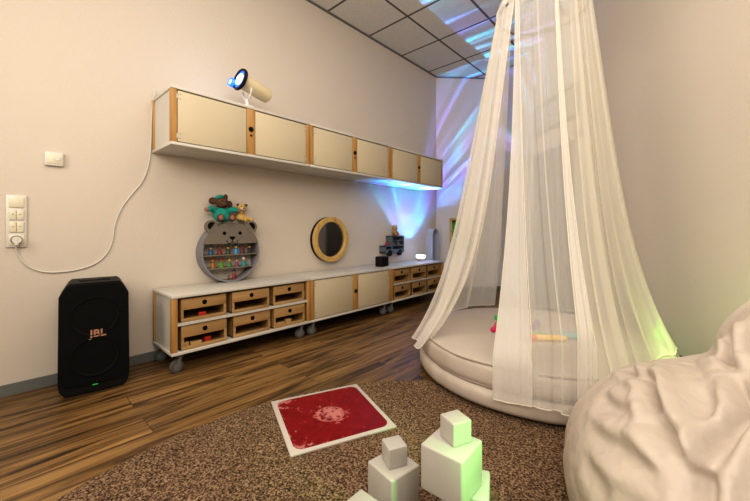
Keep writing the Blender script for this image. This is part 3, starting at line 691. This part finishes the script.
cube('stacking_block', (.2235, .984), 65, .066, RZ+.2664, 'small white cube topping the tallest tower, one side green lit')
cube('stacking_block', None, 42, .125, RZ, 'white block cut by the lower edge, left of the others', center=(-.036, .935))

# ------------------------------------------------------------------ round floor cushion bed
BR, BF = 1.015, 2.215; bc = W(BR, BF)
bed = thing('round_floor_cushion', 'big round beige two-layer floor cushion under the white canopy', 'cushion', (bc.x, bc.y, 0))
def cushion(name, prof, seed, wr, parent, m):
    seg = 220; mb = MB(); rows = []
    ps = []
    pr = spline([Vector((a, 0, b)) for a, b in prof], 4)
    rnd = random.Random(seed); ph = [(rnd.randint(5, 40), rnd.uniform(0, 6.28), rnd.uniform(.3, 1)) for _ in range(14)]
    for p in pr:
        row = []
        for i in range(seg):
            a = 2*PI*i/seg; n = sum(w_*math.sin(k*a+f_+p.z*18) for k, f_, w_ in ph)/7
            e = min(1, p.x/.6)**3
            row.append(mb.bm.verts.new(((p.x+wr*n*e)*math.cos(a), (p.x+wr*n*e)*math.sin(a), p.z+wr*.6*n*e*(1 if p.z > .03 else 0))))
        rows.append(row)
    for A_, B_ in zip(rows, rows[1:]):
        for i in range(seg): mb.bm.faces.new((A_[i], A_[(i+1) % seg], B_[(i+1) % seg], B_[i]))
    return mb.done(name, m, parent, smooth=60)
bl = cushion('base_layer', [(.02, .012), (.60, .012), (.665, .014), (.712, .035), (.724, .070), (.718, .105), (.690, .124), (.6, .128), (.02, .128)], 3, .006, bed, M['leather'])
tl = cushion('top_layer', [(.5, .128), (.68, .130), (.705, .138), (.713, .160), (.710, .200), (.700, .228), (.675, .241), (.60, .247), (.40, .249), (.2, .252), (.01, .253)], 5, .005, bed, M['leather'])
def ring(r, z, n=160, wob=.003, sd=1): return [((r+wob*math.sin(7*2*PI*i/n+sd))*math.cos(2*PI*i/n), (r+wob*math.sin(7*2*PI*i/n+sd))*math.sin(2*PI*i/n), z+wob*.6*math.sin(11*2*PI*i/n)) for i in range(n)]
MB().tube(ring(.697, .2345), .0042, 6, True).done('top_piping', M['seam'], tl)
MB().tube(ring(.698, .1275), .006, 6, True).done('middle_piping', M['seam'], bl)

# toys on the cushion
def onb(u, v, z=.258):
    f = 346*(.9-z)/(v-229); return W((u-375)/346*f, f, z)
def stick(name, u0, v0, u1, v1, r, m, label, tip=None, z=.250):
    a = onb(u0, v0, z+r); b = onb(u1, v1, z+r); t_ = thing(name, label, 'toy', (*((a+b)/2).xy, z), group='coloured toys on the round cushion')
    o0 = Vector(t_.location); d_ = (b-a)
    MB().tube([a-o0, a-o0+d_*.04, a-o0+d_*.96, b-o0], [r*.8, r, r, r*.8], 16).done('tube', m, t_)
    if tip: MB().tube([a-o0-d_*.12, a-o0+d_*.06], r*1.12, 16).done('end_cap', tip, t_)
M['toyY'] = mat('yellow_toy', (.80, .52, .08), .4); M['toyO'] = mat('orange_toy', (.75, .16, .04), .4); M['toyT'] = mat('teal_toy', (.16, .42, .48), .4)
M['toyP'] = mat('purple_toy', (.25, .13, .35), .4); M['toyM'] = mat('magenta_toy', (.55, .01, .10), .4); M['toyG'] = mat('green_toy', (.02, .40, .07), .4)
stick('toy_tube', 534, 337.5, 566, 338.5, .019, M['toyY'], 'yellow toy tube with orange end lying on the round cushion', M['toyO'])
stick('toy_tube', 560, 334.5, 580, 337, .018, M['toyT'], 'pale teal toy tube lying behind the yellow one')
stick('toy_tube', 531, 328, 538, 322, .017, M['toyP'], 'purple toy tube lying at an angle on the cushion')
stick('toy_tube', 529, 333.4, 546, 335.2, .010, M['toyG'], 'thin green toy tube between yellow and purple ones')
p = onb(499, 331); t_ = thing('beaded_toy', 'magenta and green beaded toy at the canopy edge on the cushion', 'toy', (p.x, p.y, .250), rz=TH)
mb = MB(); mb.sph((-.035, 0, .016), .018); mb.sph((-.005, .01, .016), .016); mb.tube([(-.03, 0, .02), (-.01, .01, .055)], .010, 10); mb.done('magenta_beads', M['toyM'], t_)
mb = MB(); mb.box((-.008, .01, .088), (.030, .030, .030), .008); mb.box((.03, .01, .08), (.022, .022, .022), .006); done_each(mb, 'green_bead', M['toyG'], t_)
mb = MB(); mb.tube([(-.01, .01, .05), (-.01, .01, .08), (.03, .01, .08)], .004, 8); mb.done('connecting_rod', M['toyG'], t_)

# ------------------------------------------------------------------ canopy
HR, HF, HZ, HRad = 1.060, 2.2, 2.28, .258
hc = W(HR, HF)
can = thing('bed_canopy', 'sheer white voile canopy hanging from a hoop over the round cushion', 'canopy', (hc.x, hc.y, 0))
CO = Vector((hc.x, hc.y, 0))
MB().tube([W(HRad*math.cos(a), HRad*math.sin(a), HZ) for a in [2*PI*i/64 for i in range(64)]], .006, 8, True).done('hoop', M['base'], can)
MB().tube([(0, 0, 2.44), (0, 0, H)], .003, 6).done('cord', M['cable'], can)
MB().cyl((0, 0, H-.008), .02, .014).done('ceiling_hook', M['plate'], can)
def rad(a): return math.radians(a)
def drape(name, h0, h1, bot, m, nfold, amp, ex=(.72, 6), topamp=.012, seed=0, ns=110, nt_=60, hem=True, topr=0., mid=None, tan=.11, tend=1.):
    """cloth hung from the hoop (angles h0..h1) to a hem polyline of (r, f, z) points"""
    bp = spline([Vector(b) for b in bot], 12); n = len(bp)
    rnd = random.Random(seed); ph = rnd.uniform(0, 6.28); ph2 = rnd.uniform(0, 6.28)
    mb = MB(); uvl = mb.bm.loops.layers.uv.new('UVMap'); grid = []
    up = 10
    L0 = abs(rad(h1-h0))*HRad; L1 = sum((bp[k+1]-bp[k]).length for k in range(n-1)); sgn = 1 if h1 > h0 else -1
    def lam(t): return sgn*(L0*(1-t)+L1*t)/nfold
    for j in range(-up, nt_+1):
        row = []
        for i in range(ns+1):
            s = i/ns; a = rad(h0+(h1-h0)*s)
            phi = s*nfold*2*PI+ph+.9*math.sin(s*7+ph2)+.5*math.sin(s*17+ph)
            sharp = math.cos(phi)+.25*math.cos(phi*2.3+ph2); fold = sharp
            if j < 0:   # dome over the hoop to the gather point
                q = -j/up; Rr = (HRad+.012+topr)*(1-q)**.5*(1) if q < 1 else 0
                Rr = (HRad+.004+topr)*math.cos(q*PI/2)**.9 + .006
                z = HZ+.17*math.sin(q*PI/2)
                rr = Rr+topamp*fold*(1-q)
                v = Vector((HR+rr*math.cos(a), HF+rr*math.sin(a), z))
            else:
                t = j/nt_
                x = s*(n-1); k = min(int(x), n-2); b = bp[k].lerp(bp[k+1], x-k)
                rr = HRad+.004+topr; top = Vector((HR+rr*math.cos(a), HF+rr*math.sin(a), HZ))
                tt_ = min(1, t/tend); ea = ex[0] if len(ex) < 3 else ex[0]*(1-s)+ex[2]*s; w = ea*tt_+(1-ea)*tt_**ex[1]
                v = Vector((top.x*(1-w)+b.x*w, top.y*(1-w)+b.y*w, top.z*(1-t)+b.z*t))
                if mid: v.x += mid[0]*math.sin(PI*t); v.y += mid[1]*math.sin(PI*t)
                out = Vector((v.x-(HR*(1-t)+BR*t), v.y-(HF*(1-t)+BF*t), 0)); out.normalize()
                am = topamp+(amp-topamp)*t**.8
                v += out*am*sharp
                tg = Vector((-out.y, out.x, 0)); v += tg*lam(t)*tan*math.sin(2*phi)*min(s, 1-s, .08)/.08
            p_ = W(v.x, v.y, v.z)-CO
            row.append(mb.bm.verts.new(p_))
        grid.append(row)
    for j in range(len(grid)-1):
        for i in range(ns):
            f = mb.bm.faces.new((grid[j][i], grid[j][i+1], grid[j+1][i+1], grid[j+1][i]))
            for l, (uu, vv) in zip(f.loops, ((i, j), (i+1, j), (i+1, j+1), (i, j+1))): l[uvl].uv = (uu/ns, vv/nt_)
    hempts = [v.co.copy() for v in grid[-1]]; e0 = [g[0].co.copy() for g in grid[up:]]; e1 = [g[-1].co.copy() for g in grid[up:]]
    o = mb.done(name, m, can, smooth=180)
    if hem:
        mb = MB(); mb.tube(hempts, .003, 5); mb.tube(e0, .0022, 5); mb.tube(e1, .0022, 5); mb.done('hem', M['hem'], o)
    return o
# left swept-back panel
drape('drape_panel', 158, 211, [(.26, 2.24, .20), (.250, 2.14, .19), (.265, 2.05, .20), (.315, 2.07, .24), (.38, 2.20, .262)], M['sheerl'], 2.2, .018, (.73, 7, .50), seed=2, topamp=.008)
# rear left panel
drape('drape_panel', 114, 168, [(1.01, 2.93, .262), (.80, 2.86, .262), (.60, 2.72, .262), (.46, 2.50, .262), (.40, 2.34, .262)], M['sheerl'], 3, .014, (.8, 5), seed=4, topamp=.008)
# rear right panel
drape('drape_panel', 2, 92, [(1.66, 2.35, .262), (1.58, 2.62, .262), (1.44, 2.80, .262), (1.26, 2.87, .262), (1.20, 2.88, .262)], M['sheerb'], 4, .014, (.8, 5), seed=6, topamp=.008)
# front strip hanging over the cushion edge
drape('drape_panel', 212, 217, [(.550, 1.615, .105), (.615, 1.575, .105), (.694, 1.530, .118)], M['sheer2'], 0.8, .007, (.35, 3.), topamp=.002, seed=8, ns=50, tan=.03, tend=.91)
# front centre panel
drape('drape_panel', 216, 260, [(.690, 1.525, .118), (.76, 1.495, .120), (.84, 1.475, .105), (.93, 1.460, .098)], M['sheer'], 2.3, .010, (.55, 3), seed=10, tan=.09, topamp=.006, tend=.86)
drape('drape_panel', 259, 262, [(.860, 1.462, .105), (.89, 1.457, .10), (.918, 1.455, .098)], M['sheerl'], 1, .005, (.60, 3), topamp=.002, seed=11, ns=30, tan=.03, tend=.84)
# right panel spreading to the wall side
drape('drape_panel', 259, 362, [(.93, 1.465, .12), (1.05, 1.50, .25), (1.22, 1.58, .262), (1.45, 1.72, .262), (1.66, 1.92, .25), (1.765, 2.06, .20), (1.74, 2.22, .22)], M['sheerr'], 4.5, .018, (.62, 5), seed=13, ns=220, topamp=.010)

# ------------------------------------------------------------------ bean bag (one continuous skin)
def blob(name, lobes, C, m, parent, creases=(), nu=420, nv=260, k=.03, zmin=.012):
    C = np.array(C, float)
    th = np.linspace(0, 2*np.pi, nu, endpoint=False); ph = np.linspace(.0, np.pi, nv)
    TH_, PH = np.meshgrid(th, ph); Dr = np.stack([np.sin(PH)*np.cos(TH_), np.sin(PH)*np.sin(TH_), np.cos(PH)], -1).reshape(-1, 3)
    def sdf(P):
        d = None
        for c_, r_ in lobes:
            q = (P-np.array(c_)); r_ = np.array(r_); k0 = np.linalg.norm(q/r_, axis=1); k1 = np.linalg.norm(q/(r_*r_), axis=1)+1e-9
            e = k0*(k0-1)/k1
            if d is None: d = e
            else: h_ = np.clip(.5+.5*(e-d)/k, 0, 1); d = e*(1-h_)+d*h_-k*h_*(1-h_)
        # broad soft wrinkles
        x, y, z = P[:, 0], P[:, 1], P[:, 2]
        an = np.arctan2(y-1.18, x-.96); rr_ = np.hypot(y-1.18, x-.96)
        wv = 1-np.abs(np.sin(3.1*an+1.1*np.sin(4*rr_+2*z)+.5*np.sin(5*x))); d = d-.016*wv**2*np.clip(rr_*4, .2, 1)*np.clip(1.6-rr_*1.6, .25, 1)
        d = d+.006*np.sin(6*x-7*y+5*z+1.5*np.sin(5*x+2))
        for pl_, rad_, dep in creases:
            U = (P-C); U = U/(np.linalg.norm(U, axis=1)[:, None]+1e-9)*.5; pl_ = [np.array(q_)-C for q_ in pl_]; pl_ = [q_/np.linalg.norm(q_)*.5 for q_ in pl_]
            best = np.full(len(P), 9.); par = np.zeros(len(P)); ns_ = len(pl_)-1
            for k_ in range(ns_):
                a = np.array(pl_[k_]); b = np.array(pl_[k_+1]); ab = b-a; t = np.clip(((U-a)@ab)/(ab@ab), 0, 1)
                dist = np.linalg.norm(U-a-t[:, None]*ab, axis=1); m_ = dist < best
                best = np.where(m_, dist, best); par = np.where(m_, (k_+t)/ns_, par)
            tp = np.clip(np.minimum(par, 1-par)*6+.15, 0, 1)
            d = d + dep*tp*(np.exp(-(best/rad_)**2) - .62*np.exp(-((best-2.0*rad_)/(1.1*rad_))**2))
        return d
    lo = np.zeros(len(Dr)); hi = np.full(len(Dr), 1.5)
    # march outwards: last sign change from outside -> bisect
    ts = np.linspace(.05, 1.2, 60); inside = np.zeros(len(Dr))
    for t in ts:
        i_ = sdf(C+Dr*t) < 0; inside = np.where(i_, t, inside)
    lo = inside; hi = inside+(ts[1]-ts[0])
    for _ in range(12):
        mid = (lo+hi)/2; s_ = sdf(C+Dr*mid[:, None]) < 0; lo = np.where(s_, mid, lo); hi = np.where(s_, hi, mid)
    P = C+Dr*lo[:, None]
    P[:, 2] = np.where(P[:, 2] < zmin, zmin + (P[:, 2]-zmin)*0, P[:, 2])
    mb = MB(); o0 = Vector(parent.location)
    V = [mb.bm.verts.new(W(*p_)-o0) for p_ in P.tolist()]
    for j in range(nv-1):
        for i in range(nu):
            a, b, c_, d_ = V[j*nu+i], V[j*nu+(i+1) % nu], V[(j+1)*nu+(i+1) % nu], V[(j+1)*nu+i]
            try: mb.bm.faces.new((a, b, c_, d_))
            except ValueError: pass
    bmesh.ops.remove_doubles(mb.bm, verts=mb.bm.verts, dist=1e-5)
    return mb.done(name, m, parent, smooth=180)
bb = W(1.19, .95)
bag = thing('bean_bag', 'large crumpled beige bean bag in the right foreground', 'bean bag', (bb.x, bb.y, .0))
lobes = [((1.16, .94, .12), (.59, .52, .40)), ((1.43, 1.0, .47), (.385, .24, .26)), ((1.22, .62, .25), (.36, .26, .28))]
blob('bag_cover', lobes, (1.2, .9, .22), M['bean'], bag, creases=[
    ([(.98, 1.20, .45), (.818, .99, .439), (.759, .902, .407), (.74, .84, .388), (.724, .788, .363), (.709, .746, .331)], .017, .028),
    ([(.635, 1.012, .292), (.652, .902, .319), (.677, .808, .326), (.701, .746, .322)], .020, .015),
    ([(.729, 1.116, .358), (.708, 1.03, .367), (.712, .966, .378)], .018, .013),
    ([(.724, .928, .388), (.728, .884, .386), (.705, .81, .355), (.701, .77, .337)], .016, .018),
    ([(1.018, 1.118, .477), (.915, .974, .475), (.86, .87, .45)], .024, .012),
    ([(.937, 1.106, .462), (.849, .904, .453), (.80, .82, .44)], .020, .011),
    ([(1.0, .93, .47), (.897, .828, .462), (.834, .806, .432), (.771, .778, .392), (.71, .738, .328), (.69, .70, .27)], .018, .026),
    ([(1.10, 1.10, .60), (1.09, 1.056, .546), (1.047, 1.012, .499), (1.02, .96, .48)], .018, .018),
    ([(.88, 1.20, .42), (.836, 1.092, .43), (.827, 1.022, .439)], .016, .015),
    ([(.608, 1.002, .246), (.598, .92, .233), (.599, .874, .215)], .02, .009)])
MB().tube(spline([Vector(W(*p_))-Vector(bag.location) for p_ in ((.612, .835, .20), (.608, .85, .236), (.615, .868, .268), (.629, .866, .290), (.649, .848, .312), (.672, .826, .322))], 5), .0035, 6).done('seam', M['bean'], bag)


# small green-lit bottle shaped lamp by the right wall
gp = W(1.905, 2.32)
gl = thing('green_night_light', 'slim green glowing light standing behind the canopy hem by the right wall', 'lamp', (gp.x, gp.y, .0))
M['gglow'] = mat('green_glow', (.2, .7, .1), .4, emit=(.25, .7, .08), estr=.7)
MB().lathe([(0, 0), (.025, 0), (.026, .22), (.014, .25), (.012, .30), (0, .305)], seg=20).done('body', M['gglow'], gl)

# ------------------------------------------------------------------ lights
def area(name, loc, tgt, sx, sy, pw, col):
    l = bpy.data.lights.new(name, 'AREA'); l.shape = 'RECTANGLE'; l.size = sx; l.size_y = sy; l.energy = pw; l.color = col
    o = bpy.data.objects.new(name, l); COL.objects.link(o); o.location = loc
    o.rotation_euler = (Vector(tgt)-Vector(loc)).to_track_quat('-Z', 'Y').to_euler(); return o
def point(name, loc, pw, col, r=.05):
    l = bpy.data.lights.new(name, 'POINT'); l.energy = pw; l.color = col; l.shadow_soft_size = r
    o = bpy.data.objects.new(name, l); COL.objects.link(o); o.location = loc; return o
area('key_light', W(.0, -.75, 2.4), W(.0, 3.5, 1.1), 2.6, 1.2, 76, (1, .90, .78))
area('ceiling_fill', W(.3, 1.3, 3.05), W(.3, 1.3, 0), 2.2, 2.0, 38, (1, .86, .68))
area('side_fill', W(-1.9, .3, 1.7), W(2.0, 1.9, 1.5), 1.2, 1.2, 40, (1, .87, .70))
point('green_light', W(1.55, 1.72, .34), 2.8, (.60, 1, .28), .14)
sl = bpy.data.lights.new('green_side_light', 'SPOT'); sl.energy = 22; sl.color = (.35, 1, .25); sl.spot_size = math.radians(48); sl.spot_blend = .6; sl.shadow_soft_size = .04
o = bpy.data.objects.new('green_side_light', sl); COL.objects.link(o); o.location = W(.56, .66, .46); o.rotation_euler = (W(.28, .98, .20)-W(.56, .66, .46)).to_track_quat('-Z', 'Y').to_euler()
point('projector_glow', (-2.42, 1.10, 1.95), .8, (.55, .7, 1.), .05)

point('bowl_lamp_glow', (-2.36, 3.68, .66), 1.3, (.35, .45, 1.), .04)
# bowl lamp: patterned beam upwards (light with a procedural gobo)
SIDE = (.44, .9)
l = bpy.data.lights.new('aurora_beam', 'SPOT'); l.energy = 1; l.spot_size = math.radians(125); l.spot_blend = .25; l.shadow_soft_size = .001; l.use_nodes = True
o = bpy.data.objects.new('aurora_beam', l); COL.objects.link(o); o.location = (-2.54, 3.66, .575); o.rotation_euler = (PI, 0, 0)
nt = l.node_tree; em = nt.nodes['Emission']
ge = N(nt, 'ShaderNodeTexCoord'); sp_ = N(nt, 'ShaderNodeSeparateXYZ'); nt.links.new(ge.outputs['Normal'], sp_.inputs[0])
zz = math_n(nt, 'MAXIMUM', math_n(nt, 'ABSOLUTE', sp_.outputs['Z']), .02)
px_ = math_n(nt, 'DIVIDE', sp_.outputs['X'], zz); py_ = math_n(nt, 'DIVIDE', sp_.outputs['Y'], zz)
cx = N(nt, 'ShaderNodeCombineXYZ'); nt.links.new(math_n(nt, 'MULTIPLY', px_, .8), cx.inputs[0]); nt.links.new(math_n(nt, 'MULTIPLY', py_, 1.), cx.inputs[1])
cx2 = N(nt, 'ShaderNodeCombineXYZ'); nt.links.new(math_n(nt, 'MULTIPLY', px_, 1.0), cx2.inputs[0]); nt.links.new(math_n(nt, 'MULTIPLY', py_, 11.), cx2.inputs[1])
n1 = N(nt, 'ShaderNodeTexNoise', i_Scale=1.6, i_Detail=1.5, i_Distortion=.15); nt.links.new(cx2.outputs[0], n1.inputs['Vector'])
n2 = N(nt, 'ShaderNodeTexNoise', i_Scale=3.2, i_Detail=1.); nt.links.new(cx.outputs[0], n2.inputs['Vector'])
side = N(nt, 'ShaderNodeMapRange'); side.inputs['From Min'].default_value = -.06; side.inputs['From Max'].default_value = .06; side.inputs['To Min'].default_value = SIDE[0]; side.inputs['To Max'].default_value = SIDE[1]
nt.links.new(px_, side.inputs['Value'])
rho = math_n(nt, 'SQRT', math_n(nt, 'ADD', math_n(nt, 'POWER', px_, 2.), math_n(nt, 'POWER', math_n(nt, 'MULTIPLY', py_, .80), 2.)))
mk = N(nt, 'ShaderNodeMapRange', interpolation_type='SMOOTHSTEP'); mk.inputs['From Min'].default_value = 1.12; mk.inputs['From Max'].default_value = .5
nt.links.new(rho, mk.inputs['Value'])
r1 = ramp(nt, [(.40, (.10, .10, .16)), (.50, (.40, .40, .40)), (.62, (1.9, 1.9, 1.9))]); nt.links.new(n1.outputs['Fac'], r1.inputs['Fac'])
r2 = ramp(nt, [(.36, (.22, .20, 1.)), (.46, (.05, .28, 1.)), (.54, (.06, .60, .95)), (.64, (.40, .28, 1.))]); nt.links.new(n2.outputs['Fac'], r2.inputs['Fac'])
mu = N(nt, 'ShaderNodeVectorMath', operation='MULTIPLY'); nt.links.new(r1.outputs[0], mu.inputs[0]); nt.links.new(r2.outputs[0], mu.inputs[1])
nt.links.new(mu.outputs[0], em.inputs['Color']); nt.links.new(math_n(nt, 'MULTIPLY', math_n(nt, 'MULTIPLY', math_n(nt, 'POWER', mk.outputs[0], 1.0), math_n(nt, 'DIVIDE', side.outputs[0], math_n(nt, 'ADD', 1., math_n(nt, 'MULTIPLY', math_n(nt, 'POWER', px_, 2.), 6.)))), 600.), em.inputs['Strength'])

w = bpy.data.worlds.new('World'); SC.world = w; w.use_nodes = True; w.node_tree.nodes['Background'].inputs[0].default_value = (.5, .48, .45, 1); w.node_tree.nodes['Background'].inputs[1].default_value = .3

# ------------------------------------------------------------------ camera
cd = bpy.data.cameras.new('Camera'); cam = bpy.data.objects.new('Camera', cd); COL.objects.link(cam); SC.camera = cam
cam.location = (0, 0, .9); cam.rotation_euler = (PI/2, 0, TH); cd.sensor_width = 36; cd.lens = 346/750*36; cd.shift_y = -21.5/750; cd.clip_start = .02
SC.view_settings.view_transform = 'Standard'; SC.view_settings.look = 'Medium High Contrast'; SC.view_settings.exposure = -.26
SC.cycles.transparent_max_bounces = 24
